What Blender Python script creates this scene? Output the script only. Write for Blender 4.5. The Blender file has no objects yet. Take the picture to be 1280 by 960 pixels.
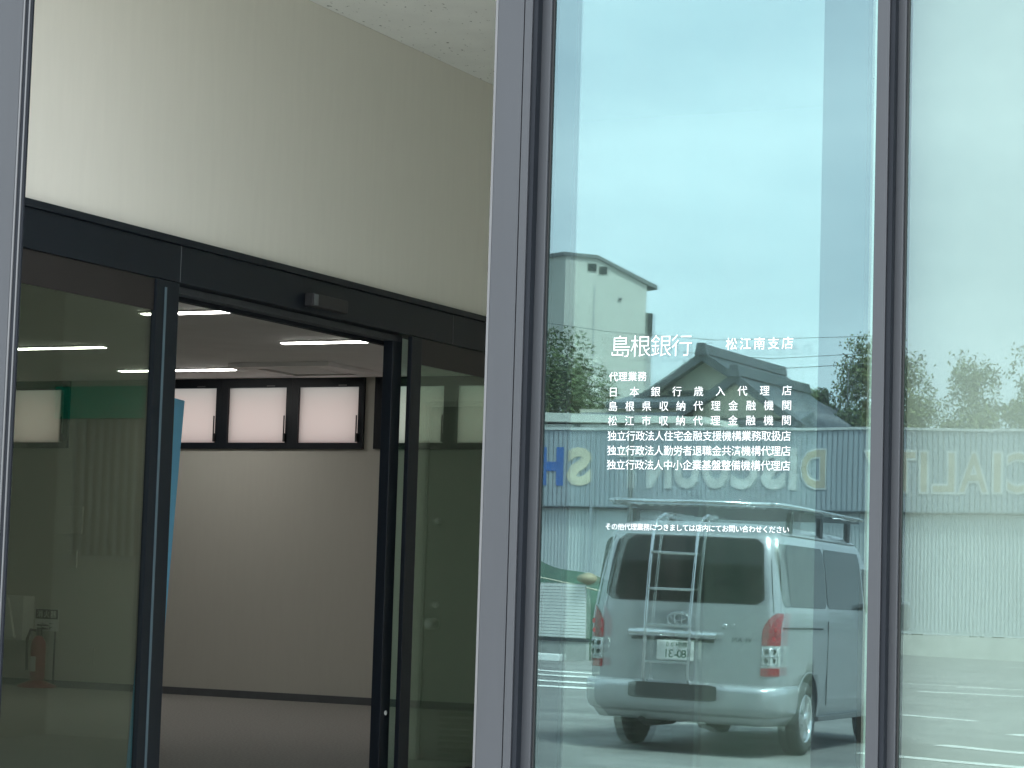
import bpy, bmesh, math, random
from mathutils import Vector, Matrix
R = math.radians
random.seed(7)
sc = bpy.context.scene
COL = sc.collection

# ------------------------------------------------------------------ helpers
def link(o, parent=None):
    COL.objects.link(o)
    if parent: o.parent = parent
    return o

def tag(o, label, cat, group=None):
    o['label'] = label; o['category'] = cat
    if group: o['group'] = group
    return o

def struct(o):
    o['kind'] = 'structure'; return o

def thing(name, loc, label, cat, group=None, rot=(0, 0, 0)):
    o = bpy.data.objects.new(name, None); link(o)
    o.location = loc; o.rotation_euler = rot; o.empty_display_size = 0.1
    return tag(o, label, cat, group)

class MB:
    """collects shapes, ends up as ONE mesh object"""
    def __init__(s): s.bm = bmesh.new(); s.mi = 0
    def _f(s, vs):
        try:
            f = s.bm.faces.new(vs); f.material_index = s.mi; return f
        except ValueError: return None
    def box(s, x0, x1, y0, y1, z0, z1, front=None, mat=None):
        M = mat or Matrix()
        v = [s.bm.verts.new(M @ Vector(p)) for p in ((x0,y0,z0),(x1,y0,z0),(x1,y1,z0),(x0,y1,z0),(x0,y0,z1),(x1,y0,z1),(x1,y1,z1),(x0,y1,z1))]
        for k, q in enumerate(((0,3,2,1),(4,5,6,7),(0,1,5,4),(2,3,7,6),(1,2,6,5),(3,0,4,7))):
            f = s._f([v[i] for i in q])
            if front is not None and f and k == front[0]: f.material_index = front[1]
        return s
    def prism(s, poly, d):
        """poly: list of 3-D points of one face, extruded by vector d"""
        d = Vector(d); a = [s.bm.verts.new(Vector(p)) for p in poly]; b = [s.bm.verts.new(Vector(p) + d) for p in poly]
        s._f(a); s._f(b[::-1]); n = len(a)
        for i in range(n): s._f([a[i], b[i], b[(i+1) % n], a[(i+1) % n]])
        return s
    def tube(s, pts, r, n=8, r2=None, cap=True):
        pts = [Vector(p) for p in pts]; rings = []
        up = Vector((0.13, 0.21, 1)).normalized()
        for i, p in enumerate(pts):
            t = (pts[min(i+1, len(pts)-1)] - pts[max(i-1, 0)]).normalized()
            a = t.cross(up)
            if a.length < .1: a = t.cross(Vector((1, 0.1, 0)))
            a.normalize(); b = t.cross(a)
            rr = r if r2 is None else r + (r2-r)*i/(len(pts)-1)
            rings.append([s.bm.verts.new(p + a*math.cos(2*math.pi*k/n)*rr + b*math.sin(2*math.pi*k/n)*rr) for k in range(n)])
        for A, B in zip(rings, rings[1:]):
            for k in range(n):
                f = s._f([A[k], A[(k+1) % n], B[(k+1) % n], B[k]])
                if f: f.smooth = True
        if cap: s._f(rings[0][::-1]); s._f(rings[-1])
        return s
    def lathe(s, prof, org=(0,0,0), axis='Z', n=24):
        """prof: [(radius, height)]"""
        org = Vector(org); rings = []
        for r, h in prof:
            ring = []
            for k in range(n):
                a = 2*math.pi*k/n; c, q = r*math.cos(a), r*math.sin(a)
                p = {'Z': (c, q, h), 'X': (h, c, q), 'Y': (c, h, q)}[axis]
                ring.append(s.bm.verts.new(org + Vector(p)))
            rings.append(ring)
        for A, B in zip(rings, rings[1:]):
            for k in range(n):
                f = s._f([A[k], A[(k+1) % n], B[(k+1) % n], B[k]])
                if f: f.smooth = True
        s._f(rings[0][::-1]); s._f(rings[-1]); return s
    def grid(s, fn, nu, nv, smooth=True):
        V = [[s.bm.verts.new(Vector(fn(u/nu, v/nv))) for u in range(nu+1)] for v in range(nv+1)]
        for v in range(nv):
            for u in range(nu):
                f = s._f([V[v][u], V[v][u+1], V[v+1][u+1], V[v+1][u]])
                if f: f.smooth = smooth
        return V
    def build(s, name, mat, parent=None, bevel=0, recalc=True, loc=None):
        if recalc: bmesh.ops.recalc_face_normals(s.bm, faces=s.bm.faces)
        if bevel:
            es = [e for e in s.bm.edges if len(e.link_faces) == 2 and e.calc_face_angle(0) > 0.5]
            bmesh.ops.bevel(s.bm, geom=es, offset=bevel, segments=2, affect='EDGES', profile=.6)
        me = bpy.data.meshes.new(name); s.bm.to_mesh(me); s.bm.free()
        for m in (mat if isinstance(mat, (list, tuple)) else [mat]): me.materials.append(m)
        o = bpy.data.objects.new(name, me); link(o, parent)
        if loc: o.location = loc
        return o

def copy_tree(o, parent=None):
    c = o.copy(); COL.objects.link(c)
    if parent: c.parent = parent
    for ch in list(o.children): copy_tree(ch, c)
    return c

# ------------------------------------------------------------------ materials
def newmat(name):
    m = bpy.data.materials.new(name); m.use_nodes = True
    nt = m.node_tree; nt.nodes.clear()
    out = nt.nodes.new('ShaderNodeOutputMaterial')
    return m, nt, out

def pbr(name, col, rough=.6, metal=0., var=.12, scale=8., bump=0., stretch=(1,1,1), coat=0., spec=.5, detail=6, coords='Object', island=0.):
    m, nt, out = newmat(name); N = nt.nodes; L = nt.links
    b = N.new('ShaderNodeBsdfPrincipled'); L.new(b.outputs[0], out.inputs[0])
    b.inputs['Roughness'].default_value = rough; b.inputs['Metallic'].default_value = metal
    b.inputs['Coat Weight'].default_value = coat; b.inputs['Specular IOR Level'].default_value = spec
    tc = N.new('ShaderNodeTexCoord'); mp = N.new('ShaderNodeMapping'); mp.inputs['Scale'].default_value = stretch
    L.new(tc.outputs[coords], mp.inputs[0])
    no = N.new('ShaderNodeTexNoise'); no.inputs['Scale'].default_value = scale; no.inputs['Detail'].default_value = detail
    L.new(mp.outputs[0], no.inputs['Vector'])
    rp = N.new('ShaderNodeMapRange'); rp.inputs[1].default_value = .3; rp.inputs[2].default_value = .7
    rp.inputs[3].default_value = 1-var; rp.inputs[4].default_value = 1+var
    L.new(no.outputs[0], rp.inputs[0])
    mx = N.new('ShaderNodeMix'); mx.data_type = 'RGBA'; mx.blend_type = 'MULTIPLY'; mx.inputs[0].default_value = 1
    mx.inputs[6].default_value = (*col, 1); L.new(rp.outputs[0], mx.inputs[7])
    src = mx.outputs[2]
    if island:
        g = N.new('ShaderNodeNewGeometry'); r2 = N.new('ShaderNodeMapRange')
        r2.inputs[3].default_value = 1-island; r2.inputs[4].default_value = 1+island
        L.new(g.outputs['Random Per Island'], r2.inputs[0])
        m2 = N.new('ShaderNodeMix'); m2.data_type = 'RGBA'; m2.blend_type = 'MULTIPLY'; m2.inputs[0].default_value = 1
        L.new(src, m2.inputs[6]); L.new(r2.outputs[0], m2.inputs[7]); src = m2.outputs[2]
    L.new(src, b.inputs['Base Color'])
    if bump:
        bp = N.new('ShaderNodeBump'); bp.inputs['Strength'].default_value = bump; bp.inputs['Distance'].default_value = .01
        L.new(no.outputs[0], bp.inputs['Height']); L.new(bp.outputs[0], b.inputs['Normal'])
    return m

def glassmat(name, refl, rtint, ttint, wav=0., rough=0., fres=.0, dust=0.):
    """thin coated glass: part mirror, part tinted see-through"""
    m, nt, out = newmat(name); N = nt.nodes; L = nt.links
    g = N.new('ShaderNodeBsdfGlossy'); g.inputs['Roughness'].default_value = rough; g.inputs['Color'].default_value = (*rtint, 1)
    t = N.new('ShaderNodeBsdfTransparent'); t.inputs['Color'].default_value = (*ttint, 1)
    mx = N.new('ShaderNodeMixShader'); L.new(t.outputs[0], mx.inputs[1]); L.new(g.outputs[0], mx.inputs[2]); L.new(mx.outputs[0], out.inputs[0])
    if fres:
        lw = N.new('ShaderNodeLayerWeight'); lw.inputs[0].default_value = .25
        mr = N.new('ShaderNodeMapRange'); mr.inputs[3].default_value = refl; mr.inputs[4].default_value = refl+fres
        L.new(lw.outputs['Fresnel'], mr.inputs[0]); L.new(mr.outputs[0], mx.inputs[0])
    else: mx.inputs[0].default_value = refl
    if dust:
        df = N.new('ShaderNodeBsdfDiffuse'); df.inputs[0].default_value = (.75, .74, .70, 1)
        tc2 = N.new('ShaderNodeTexCoord'); n2 = N.new('ShaderNodeTexNoise'); n2.inputs['Scale'].default_value = 3.5; n2.inputs['Detail'].default_value = 9; n2.inputs['Roughness'].default_value = .7
        mp2 = N.new('ShaderNodeMapping'); mp2.inputs['Scale'].default_value = (1.5, 1, .35); L.new(tc2.outputs['Object'], mp2.inputs[0]); L.new(mp2.outputs[0], n2.inputs['Vector'])
        r3 = N.new('ShaderNodeMapRange'); r3.inputs[1].default_value = .35; r3.inputs[2].default_value = .75; r3.inputs[3].default_value = .002; r3.inputs[4].default_value = dust
        L.new(n2.outputs[0], r3.inputs[0])
        m3 = N.new('ShaderNodeMixShader'); L.new(r3.outputs[0], m3.inputs[0]); L.new(mx.outputs[0], m3.inputs[1]); L.new(df.outputs[0], m3.inputs[2]); L.new(m3.outputs[0], out.inputs[0])
    if wav:
        tc = N.new('ShaderNodeTexCoord'); no = N.new('ShaderNodeTexNoise'); no.inputs['Scale'].default_value = 2.2; no.inputs['Detail'].default_value = 1
        L.new(tc.outputs['Object'], no.inputs['Vector'])
        bp = N.new('ShaderNodeBump'); bp.inputs['Strength'].default_value = 1; bp.inputs['Distance'].default_value = wav
        L.new(no.outputs[0], bp.inputs['Height']); L.new(bp.outputs[0], g.inputs['Normal'])
    return m

def emit(name, col, st):
    m, nt, out = newmat(name); e = nt.nodes.new('ShaderNodeEmission')
    e.inputs[0].default_value = (*col, 1); e.inputs[1].default_value = st; nt.links.new(e.outputs[0], out.inputs[0]); return m

M = {}
M['alu'] = pbr('anodised_frame', (.043, .048, .055), .5, .1, .05, 3, stretch=(6, 6, .4))
M['alu_lt'] = pbr('frame_edge', (.13, .135, .14), .4, .3, .04, 4)
M['alu_dk'] = pbr('dark_frame_and_shade', (.014, .017, .022), .6, 0, .1, 4, spec=.15)
M['gasket'] = pbr('rubber_gasket', (.012, .014, .015), .6, 0, .1, 20)
M['door_dk'] = pbr('dark_door_frame', (.009, .013, .019), .4, .0, .1, 5, stretch=(1, 1, .3), spec=.3)
M['door_hl'] = pbr('stile_highlight', (.12, .18, .22), .3, .3, .05, 5)
M['brown'] = pbr('brown_reflection', (.02, .017, .017), .5, 0, .1, 5)
M['beige'] = pbr('beige_wallpaper', (.78, .765, .69), .8, 0, .014, 26, .03, (1, 1, .12))
M['grey_wall'] = pbr('greige_wallpaper', (.60, .59, .53), .8, 0, .012, 30, .03, (1, 1, .15))
M['trim'] = pbr('pale_trim', (.72, .72, .62), .6, 0, .03, 8)
M['base'] = pbr('vinyl_skirting', (.12, .132, .142), .5, 0, .08, 9)
M['carpet'] = pbr('carpet_tile', (.35, .345, .325), .95, 0, .22, 60, .3)
M['tile'] = pbr('pale_floor_tile', (.78, .77, .73), .5, 0, .06, 3)
M['room_ceil'] = pbr('painted_ceiling', (.84, .84, .83), .85, 0, .03, 4)
M['steel'] = pbr('brushed_steel', (.85, .85, .84), .35, .35, .08, 30)
M['white'] = pbr('white_paint', (.75, .75, .73), .5, 0, .05, 6)
M['film_txt'] = pbr('white_lettering', (.93, .95, .95), .6, 0, .01, 20)
M['door_gr'] = pbr('painted_steel_door', (.32, .31, .27), .5, 0, .03, 4)
M['green'] = pbr('green_pelmet', (.03, .55, .40), .5, 0, .08, 4, stretch=(1, 1, 6))
M['haze_g'] = pbr('grey_haze_backing', (.42, .365, .355), .8, 0, .03, 10)
M['blind'] = pbr('blind_fabric', (.80, .82, .80), .7, 0, .05, 10)
M['blue'] = pbr('blue_board', (.24, .62, .92), .45, 0, .06, 5)
M['red'] = pbr('red_paint', (.30, .010, .016), .35, 0, .08, 10)
M['tint_red'] = pbr('red_tint_fascia', (.55, .05, .05), .6, 0, .05, 6)
M['black'] = pbr('black_rubber', (.015, .015, .016), .6, 0, .2, 25)
M['led'] = emit('lamp_diffuser', (1.0, .98, .92), 5.2)
M['asphalt'] = pbr('parking_asphalt', (.175, .173, .165), .9, 0, .30, 1.1, .3, detail=14)
M['line'] = pbr('worn_line_paint', (.72, .72, .68), .7, 0, .14, 9)
M['conc'] = pbr('weathered_concrete', (.55, .55, .50), .85, 0, .12, 2.5, .1)
M['clad'] = pbr('ribbed_cladding', (.35, .39, .425), .5, .1, .10, .8, stretch=(1, 1, .3))
M['clad_lo'] = pbr('pale_ribbed_cladding', (.56, .60, .61), .55, .1, .08, .7, stretch=(1, 1, .25))
M['soffit'] = pbr('dark_soffit', (.05, .055, .06), .7, 0, .1, 3)
M['let_w'] = pbr('weathered_white_letter', (.56, .58, .57), .6, 0, .16, 2)
M['let_c'] = pbr('weathered_cream_letter', (.58, .54, .42), .6, 0, .14, 2)
M['let_b'] = pbr('faded_beige_letter', (.44, .39, .30), .6, 0, .16, 2)
M['let_blue'] = pbr('blue_letter', (.04, .14, .42), .5, 0, .1, 2)
M['siding'] = pbr('white_siding', (.78, .79, .76), .55, 0, .05, 2)
M['block'] = pbr('concrete_block', (.36, .37, .35), .9, 0, .12, 4, .2)
M['tarp'] = pbr('dark_green_tarpaulin', (.04, .09, .06), .55, 0, .25, 2.5, .3)
M['tan'] = pbr('tan_sacking', (.30, .25, .17), .85, 0, .2, 5, .2)
M['apart'] = pbr('cream_render', (.50, .50, .455), .85, 0, .05, .5)
M['apart_sh'] = pbr('grey_render', (.40, .41, .40), .85, 0, .05, .5)
M['apart_rf'] = pbr('grey_roof_sheet', (.16, .17, .17), .6, 0, .1, 1)
M['void'] = pbr('dark_opening', (.03, .034, .036), .5, 0, .1, 2)
M['kawara'] = pbr('grey_roof_tile', (.075, .088, .105), .45, 0, .28, 1.4, .3, (1, 3, 1))
M['kaw_rg'] = pbr('dark_ridge_tile', (.05, .06, .072), .5, 0, .25, 3)
M['plaster'] = pbr('cream_plaster', (.50, .485, .40), .85, 0, .07, 1)
M['bark'] = pbr('bark', (.09, .07, .05), .9, 0, .3, 5, .4)
M['leaf'] = pbr('broad_leaf', (.075, .105, .035), .6, 0, .25, .9, island=.5)
M['leaf2'] = pbr('bamboo_leaf', (.12, .145, .055), .6, 0, .25, .9, island=.5)
M['leaf3'] = pbr('hedge_leaf', (.14, .16, .055), .6, 0, .25, .9, island=.45)
M['petal'] = pbr('white_blossom', (.7, .7, .62), .7, 0, .1, 3)
M['van'] = pbr('silver_paint', (.40, .415, .43), .30, .55, .02, 2, coat=.6)
M['van_dk'] = pbr('van_dark_glass', (.010, .011, .012), .03, 0, .1, 2, spec=.3)
M['plastic'] = pbr('black_plastic', (.025, .025, .027), .55, 0, .1, 10)
M['chrome'] = pbr('bright_metal', (.72, .73, .74), .16, .95, .03, 8)
M['lamp_r'] = pbr('red_lens', (.26, .010, .018), .12, 0, .35, 25, coat=1)
M['lamp_r2'] = pbr('bright_red_lens', (.62, .05, .07), .12, 0, .1, 25, coat=1)
M['lamp_w'] = pbr('clear_lens', (.50, .52, .50), .10, .3, .35, 28, coat=1)
M['tyre'] = pbr('tyre_rubber', (.022, .022, .023), .75, 0, .2, 12)
M['plate'] = pbr('plate_white', (.82, .82, .78), .5, 0, .03, 10)
M['plate_g'] = pbr('plate_green', (.02, .09, .05), .5, 0, .05, 10)
M['pole'] = pbr('grey_pole', (.12, .13, .13), .6, .2, .1, 4)

# front glazing, clear edges and inner leaf
TT = (.68, .755, .755)
M['glass'] = glassmat('coated_facade_glass', .155, (.62, .93, 1.0), TT, .00016, fres=.06, dust=.018)
M['glass_clear'] = glassmat('clear_facade_glass', .122, (.64, .86, .93), (.72, .78, .75), .00012, fres=.06, dust=.022)
M['glass_leaf'] = glassmat('green_leaf_glass', .235, (.87, .85, .88), (.32, .39, .36), .00015, fres=.05)
M['glass_in'] = glassmat('green_inner_glass', .095, (.9, 1, .95), (.665, .705, .645), .0001, fres=.10)
M['edge'] = glassmat('glass_edge', .05, (.6, 1, .9), (.85, .97, .93))
M['film'] = glassmat('clear_film', .006, (1, 1, 1), (.985, .99, .99), 0, .05)

# vestibule ceiling: white board with dark worm-holes
def speckle():
    m = pbr('speckled_ceiling', (.86, .88, .85), .9, 0, .03, 5)
    nt = m.node_tree; N = nt.nodes; L = nt.links
    b = [n for n in N if n.type == 'BSDF_PRINCIPLED'][0]; src = b.inputs['Base Color'].links[0].from_socket
    tc = N.new('ShaderNodeTexCoord'); no = N.new('ShaderNodeTexNoise'); no.inputs['Scale'].default_value = 48; no.inputs['Detail'].default_value = 3
    mp = N.new('ShaderNodeMapping'); mp.inputs['Scale'].default_value = (1, .6, 1)
    L.new(tc.outputs['Object'], mp.inputs[0]); L.new(mp.outputs[0], no.inputs['Vector'])
    mr = N.new('ShaderNodeMapRange'); mr.inputs[1].default_value = .66; mr.inputs[2].default_value = .72; mr.inputs[3].default_value = 1; mr.inputs[4].default_value = .35
    L.new(no.outputs[0], mr.inputs[0])
    mx = N.new('ShaderNodeMix'); mx.data_type = 'RGBA'; mx.blend_type = 'MULTIPLY'; mx.inputs[0].default_value = 1
    L.new(src, mx.inputs[6]); L.new(mr.outputs[0], mx.inputs[7]); L.new(mx.outputs[2], b.inputs['Base Color'])
    return m
M['speckle'] = speckle()

def frosted():
    m, nt, out = newmat('frosted_pane'); N = nt.nodes; L = nt.links
    t = N.new('ShaderNodeBsdfTranslucent'); t.inputs[0].default_value = (.62, .595, .565, 1)
    d = N.new('ShaderNodeBsdfDiffuse'); d.inputs[0].default_value = (.5, .48, .45, 1)
    mx = N.new('ShaderNodeMixShader'); mx.inputs[0].default_value = .12
    L.new(t.outputs[0], mx.inputs[1]); L.new(d.outputs[0], mx.inputs[2]); L.new(mx.outputs[0], out.inputs[0]); return m
M['frost'] = frosted()

# ------------------------------------------------------------------ writing
def glyph_mesh(txt, offset=0., extrude=0.):
    cu = bpy.data.curves.new('writing', 'FONT'); cu.body = txt; cu.size = 1; cu.offset = offset; cu.extrude = extrude; cu.resolution_u = 3
    o = bpy.data.objects.new('writing', cu); COL.objects.link(o)
    bpy.context.view_layer.update(); dg = bpy.context.evaluated_depsgraph_get()
    me = bpy.data.meshes.new_from_object(o.evaluated_get(dg))
    bpy.data.objects.remove(o); bpy.data.curves.remove(cu)
    return me

def write_line(name, txt, x0, x1, zc, em, mat, parent, y, offset=0., M4=None):
    """glyphs set one by one at equal pitch between x0 and x1, facing -Y"""
    bm = bmesh.new(); n = len(txt)
    for i, ch in enumerate(txt):
        cx = x0 + em/2 + (x1-x0-em)*(i/(n-1) if n > 1 else 0)
        me = glyph_mesh(ch, 0 if ch in '業企監盤整基' else offset)
        if not me.vertices: continue
        tmp = bmesh.new(); tmp.from_mesh(me); bpy.data.meshes.remove(me)
        for v in tmp.verts:
            a, b = v.co.x, v.co.y
            v.co = Vector((cx + (a-.5)*em, y, zc + (b-.36)*em))
        t2 = bpy.data.meshes.new('t'); tmp.to_mesh(t2); tmp.free(); bm.from_mesh(t2); bpy.data.meshes.remove(t2)
    if M4: bmesh.ops.transform(bm, matrix=M4, verts=bm.verts)
    me = bpy.data.meshes.new(name); bm.to_mesh(me); bm.free(); me.materials.append(mat)
    return link(bpy.data.objects.new(name, me), parent)

# ------------------------------------------------------------------ camera
F = 2903.3
yaw, pit, rol = R(25.984), R(4.8466), R(1.7354)
fw = Vector((-math.sin(yaw)*math.cos(pit), math.cos(yaw)*math.cos(pit), math.sin(pit)))
r0 = Vector((math.cos(yaw), math.sin(yaw), 0)); u0 = r0.cross(fw)
rt = math.cos(rol)*r0 + math.sin(rol)*u0; up = -math.sin(rol)*r0 + math.cos(rol)*u0
cam = bpy.data.cameras.new('camera'); co = bpy.data.objects.new('camera', cam); COL.objects.link(co)
cam.sensor_width = 36; cam.lens = F/1280*36; cam.clip_end = 5000; cam.clip_start = .05
co.matrix_world = Matrix(((rt.x, up.x, -fw.x, 0), (rt.y, up.y, -fw.y, -6.5), (rt.z, up.z, -fw.z, 1.05), (0, 0, 0, 1)))
sc.camera = co

# ------------------------------------------------------------------ sky and sun
w = bpy.data.worlds.new('World'); sc.world = w; w.use_nodes = True
nt = w.node_tree; nt.nodes.clear(); N = nt.nodes; L = nt.links
SUN_EL, SUN_AZ = 58, 62
out = N.new('ShaderNodeOutputWorld'); bg = N.new('ShaderNodeBackground'); L.new(bg.outputs[0], out.inputs[0]); bg.inputs[1].default_value = .075
sky = N.new('ShaderNodeTexSky'); sky.sky_type = 'NISHITA'; sky.sun_disc = False; sky.sun_elevation = R(SUN_EL); sky.sun_rotation = R(SUN_AZ)
sky.air_density = 1.0; sky.dust_density = 3.0; sky.ozone_density = 1.0
tc = N.new('ShaderNodeTexCoord'); mp = N.new('ShaderNodeMapping'); mp.inputs['Scale'].default_value = (1.6, 1.6, 6.5)
cn = N.new('ShaderNodeTexNoise'); cn.inputs['Scale'].default_value = 2.6; cn.inputs['Detail'].default_value = 7; cn.inputs['Roughness'].default_value = .55
L.new(tc.outputs['Generated'], mp.inputs[0]); L.new(mp.outputs[0], cn.inputs['Vector'])
mr = N.new('ShaderNodeMapRange'); mr.inputs[1].default_value = .36; mr.inputs[2].default_value = .70; mr.inputs[3].default_value = .62; mr.inputs[4].default_value = .90
L.new(cn.outputs[0], mr.inputs[0])
mx = N.new('ShaderNodeMix'); mx.data_type = 'RGBA'; L.new(mr.outputs[0], mx.inputs[0]); L.new(sky.outputs[0], mx.inputs[6])
mx.inputs[7].default_value = (9.4, 10.0, 10.4, 1)
L.new(mx.outputs[2], bg.inputs[0])
sun = bpy.data.lights.new('sun', 'SUN'); sun.energy = 2.6; sun.angle = R(12); sun.color = (1, .95, .88)
so = bpy.data.objects.new('sun', sun); COL.objects.link(so)
d = Vector((math.sin(R(SUN_AZ))*math.cos(R(SUN_EL)), math.cos(R(SUN_AZ))*math.cos(R(SUN_EL)), math.sin(R(SUN_EL))))
so.rotation_euler = d.to_track_quat('Z', 'Y').to_euler()

# ------------------------------------------------------------------ ground
def gz(x, y):
    return -.330 - .015*max(-45, min(20, x)) + .01131*max(-70, min(0, y))
xs = [-900, -300, -120, -45, -30, -20, -12, -6, 0, 8, 20, 60, 300, 900]; ys = [-1500, -500, -150, -90, -70, -55, -40, -28, -18, -10, -4, -.06]
b = MB(); V = [[b.bm.verts.new((x, y, gz(x, y))) for x in xs] for y in ys]
for j in range(len(ys)-1):
    for i in range(len(xs)-1): b._f([V[j][i], V[j][i+1], V[j+1][i+1], V[j+1][i]])
struct(b.build('ground', M['asphalt']))
def marking(p, q, wd):
    p, q = Vector(p), Vector(q); t = (q-p).normalized(); n = Vector((-t.y, t.x))*wd/2
    b = MB(); K = max(1, int((q-p).length/2))
    for k in range(K):
        a, c = p + (q-p)*k/K, p + (q-p)*(k+1)/K
        b._f([b.bm.verts.new((v.x, v.y, gz(v.x, v.y)+.006)) for v in (a-n, c-n, c+n, a+n)])
    return struct(b.build('parking_line', M['line']))
for (p, q, wd) in [((-6.3, -13.75), (-3.2, -13.2), .28), ((-6.15, -15.85), (-3.8, -15.2), .30), ((-10.4, -29.9), (-7.6, -30.9), .35), ((-10.6, -33.0), (-6, -35.6), .28),
                   ((-12.6, -33.6), (-6.5, -33.4), .14), ((-6.2, -18.9), (-4.6, -18.3), .3), ((-13.9, -50), (-11.8, -51.5), .3), 
                   ((-17.6, -22.3), (-12.7, -22.9), .50), ((-18.0, -24.3), (-13.1, -24.6), .50), ((-18.4, -26.2), (-13.6, -26.9), .50), ((-18.9, -28.0), (-14.3, -28.6), .50),
                   ((-8.2, -21.5), (-7.2, -21.3), .25), ((-12.2, -31.0), (-11.6, -31.1), .25)]:
    marking(p, q, wd)

# ------------------------------------------------------------------ bank building: shell
XW = -5.502
b = MB(); b.box(-16.2, 3.2, .06, 10.5, -.32, 0); struct(b.build('floor', M['carpet']))
b = MB(); b.box(XW+.01, -1.99, .07, 5.49, .001, .006); struct(b.build('lobby_floor', M['tile']))
b = MB(); b.box(-9, 3, -2.6, -.075, -.5, -.20); struct(b.build('pavement', M['tile']))
b = MB(); b.box(-16, XW-.16, .25, 10.25, 2.70, 2.82); struct(b.build('room_ceiling', M['room_ceil']))
b = MB(); b.box(XW+.002, 3.0, -.02, 5.5, 3.69, 3.80); struct(b.build('entrance_ceiling', M['speckle']))
b = MB(); b.box(-16.4, 3.4, -.35, 10.7, 4.25, 4.45); struct(b.build('roof', M['conc']))
b = MB(); b.box(-16.4, 3.4, -.12, .0, 3.55, 7.6); struct(b.build('front_parapet', M['alu']))
b = MB(); b.box(-16.2, -5.36, .02, .2, -.3, 3.55); struct(b.build('front_wall', M['conc']))
# back wall with high windows cut out
WZ0, WZ1, WY = 2.10, 2.70, 10.256
wins = [-13.22, -11.60, -10.90, -10.20, -9.41+.0, -8.56, -7.86]     # left edge of each window frame
b = MB(); b.box(-16.2, -1.7, WY, WY+.18, -.3, WZ0); b.box(-16.2, -1.7, WY, WY+.18, WZ1, 4.25)
cur = -16.2
for (a, c) in [(-13.20, -12.62), (-11.60, -9.53), (-9.40, -6.62)]:
    b.box(cur, a, WY, WY+.18, WZ0, WZ1); cur = c
b.box(cur, -1.7, WY, WY+.18, WZ0, WZ1)
struct(b.build('back_wall', M['grey_wall']))
b = MB(); b.box(-16.2, -16.02, .2, WY, -.3, 4.25); struct(b.build('side_wall', M['grey_wall']))
b = MB(); b.box(-16, -1.9, WY-.012, WY-.002, .0, .062); struct(b.build('skirting', M['base']))
# wall over and beside the entrance doors
b = MB(); b.box(XW-.16, XW, .2, 5.5, 2.44, 3.69); b.box(XW-.16, XW, 5.0, 5.5, 0, 2.44); b.box(XW-.16, XW, .2, .34, 0, 2.44)
struct(b.build('entrance_wall', M['beige']))
b = MB(); b.box(XW-.16, XW-.005, 5.5, 10.25, 0, 2.70)                # closes the hall off behind the draught lobby
struct(b.build('hall_partition', M['grey_wall']))
b = MB(); b.box(XW, -1.86, 5.5, 5.66, 0, 3.69); struct(b.build('lobby_back_wall', M['beige']))
b = MB(); b.box(-1.98, -1.86, .16, 5.5, 0, 3.69); struct(b.build('lobby_side_wall', M['beige']))
b = MB(); b.box(-1.86, 3.2, 4.0, 4.15, 0, 3.69); b.box(3.05, 3.2, .05, 4.0, 0, 3.69); struct(b.build('office_wall', M['beige']))
# unseen red eave outdoors, added to tint the frosted back windows pink
b = MB(); b.box(-16.4, -1.6, WY+.185, WY+.85, 2.60, 2.75); struct(b.build('tint_eave', M['tint_red']))

# ------------------------------------------------------------------ bank facade: frames and glass
def vbar(b, x0, x1, y0, y1, z0=-.28, z1=3.55): b.box(x0, x1, y0, y1, z0, z1)
def member(name, x, label):
    t = thing(name, (x, 0, -.28), label, 'window frame'); return t
# left jamb: flush strips colour in its edge highlights and groove shade
t = member('window_frame', -5.2, 'dark grey metal door jamb with pale edge grooves at the left of the open doorway')
def sub(nm, m, boxes, par, bev=.0015):
    b = MB(); ox = par.location
    for (x0, x1, y0, y1) in boxes: b.box(x0-ox.x, x1-ox.x, y0, y1, 0, 3.83)
    return b.build(nm, M[m], par, bev)
sub('frame_face', 'alu', [(-5.36, -5.126, -.018, .0)], t, .002)
sub('edge_strip', 'alu_lt', [(-5.1255, -5.118, -.017, .0)], t)
sub('groove_shade', 'alu_dk', [(-5.1175, -5.1055, -.013, .0)], t)
sub('edge_strip', 'alu_lt', [(-5.105, -5.0985, -.013, .0)], t)
sub('groove_shade', 'alu_dk', [(-5.098, -5.089, -.010, .0)], t)
# middle mullion
t = member('window_frame', -3.2, 'wide grey metal mullion between the open doorway and the lettered glass')
sub('edge_strip', 'alu_lt', [(-3.2375, -3.2285, -.055, .04)], t)
sub('frame_face', 'alu', [(-3.2275, -3.1375, -.056, .04)], t, .002)
sub('frame_face', 'alu', [(-3.1345, -3.108, -.056, -.04)], t, .002)
sub('groove_shade', 'alu_dk', [(-3.1076, -3.0915, -.050, -.0165)], t)  # dark strip colours in the shaded return of the member beside it
sub('frame_face', 'alu', [(-3.107, -3.060, -.016, .0)], t, .004)
sub('gasket', 'gasket', [(-3.0595, -3.0535, -.007, .03)], t)
# right mullion
t = member('window_frame', -1.95, 'narrow grey metal mullion between the lettered glass and the pale right hand window')
sub('frame_face', 'alu', [(-1.990, -1.9525, -.056, .04)], t, .002)
sub('groove_shade', 'alu_dk', [(-1.952, -1.9375, -.050, -.0165)], t)  # shade on the member's return, put in as a dark strip
sub('frame_face', 'alu', [(-1.951, -1.914, -.016, .0)], t, .004)
sub('gasket', 'gasket', [(-1.9135, -1.908, -.007, .03)], t)

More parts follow.
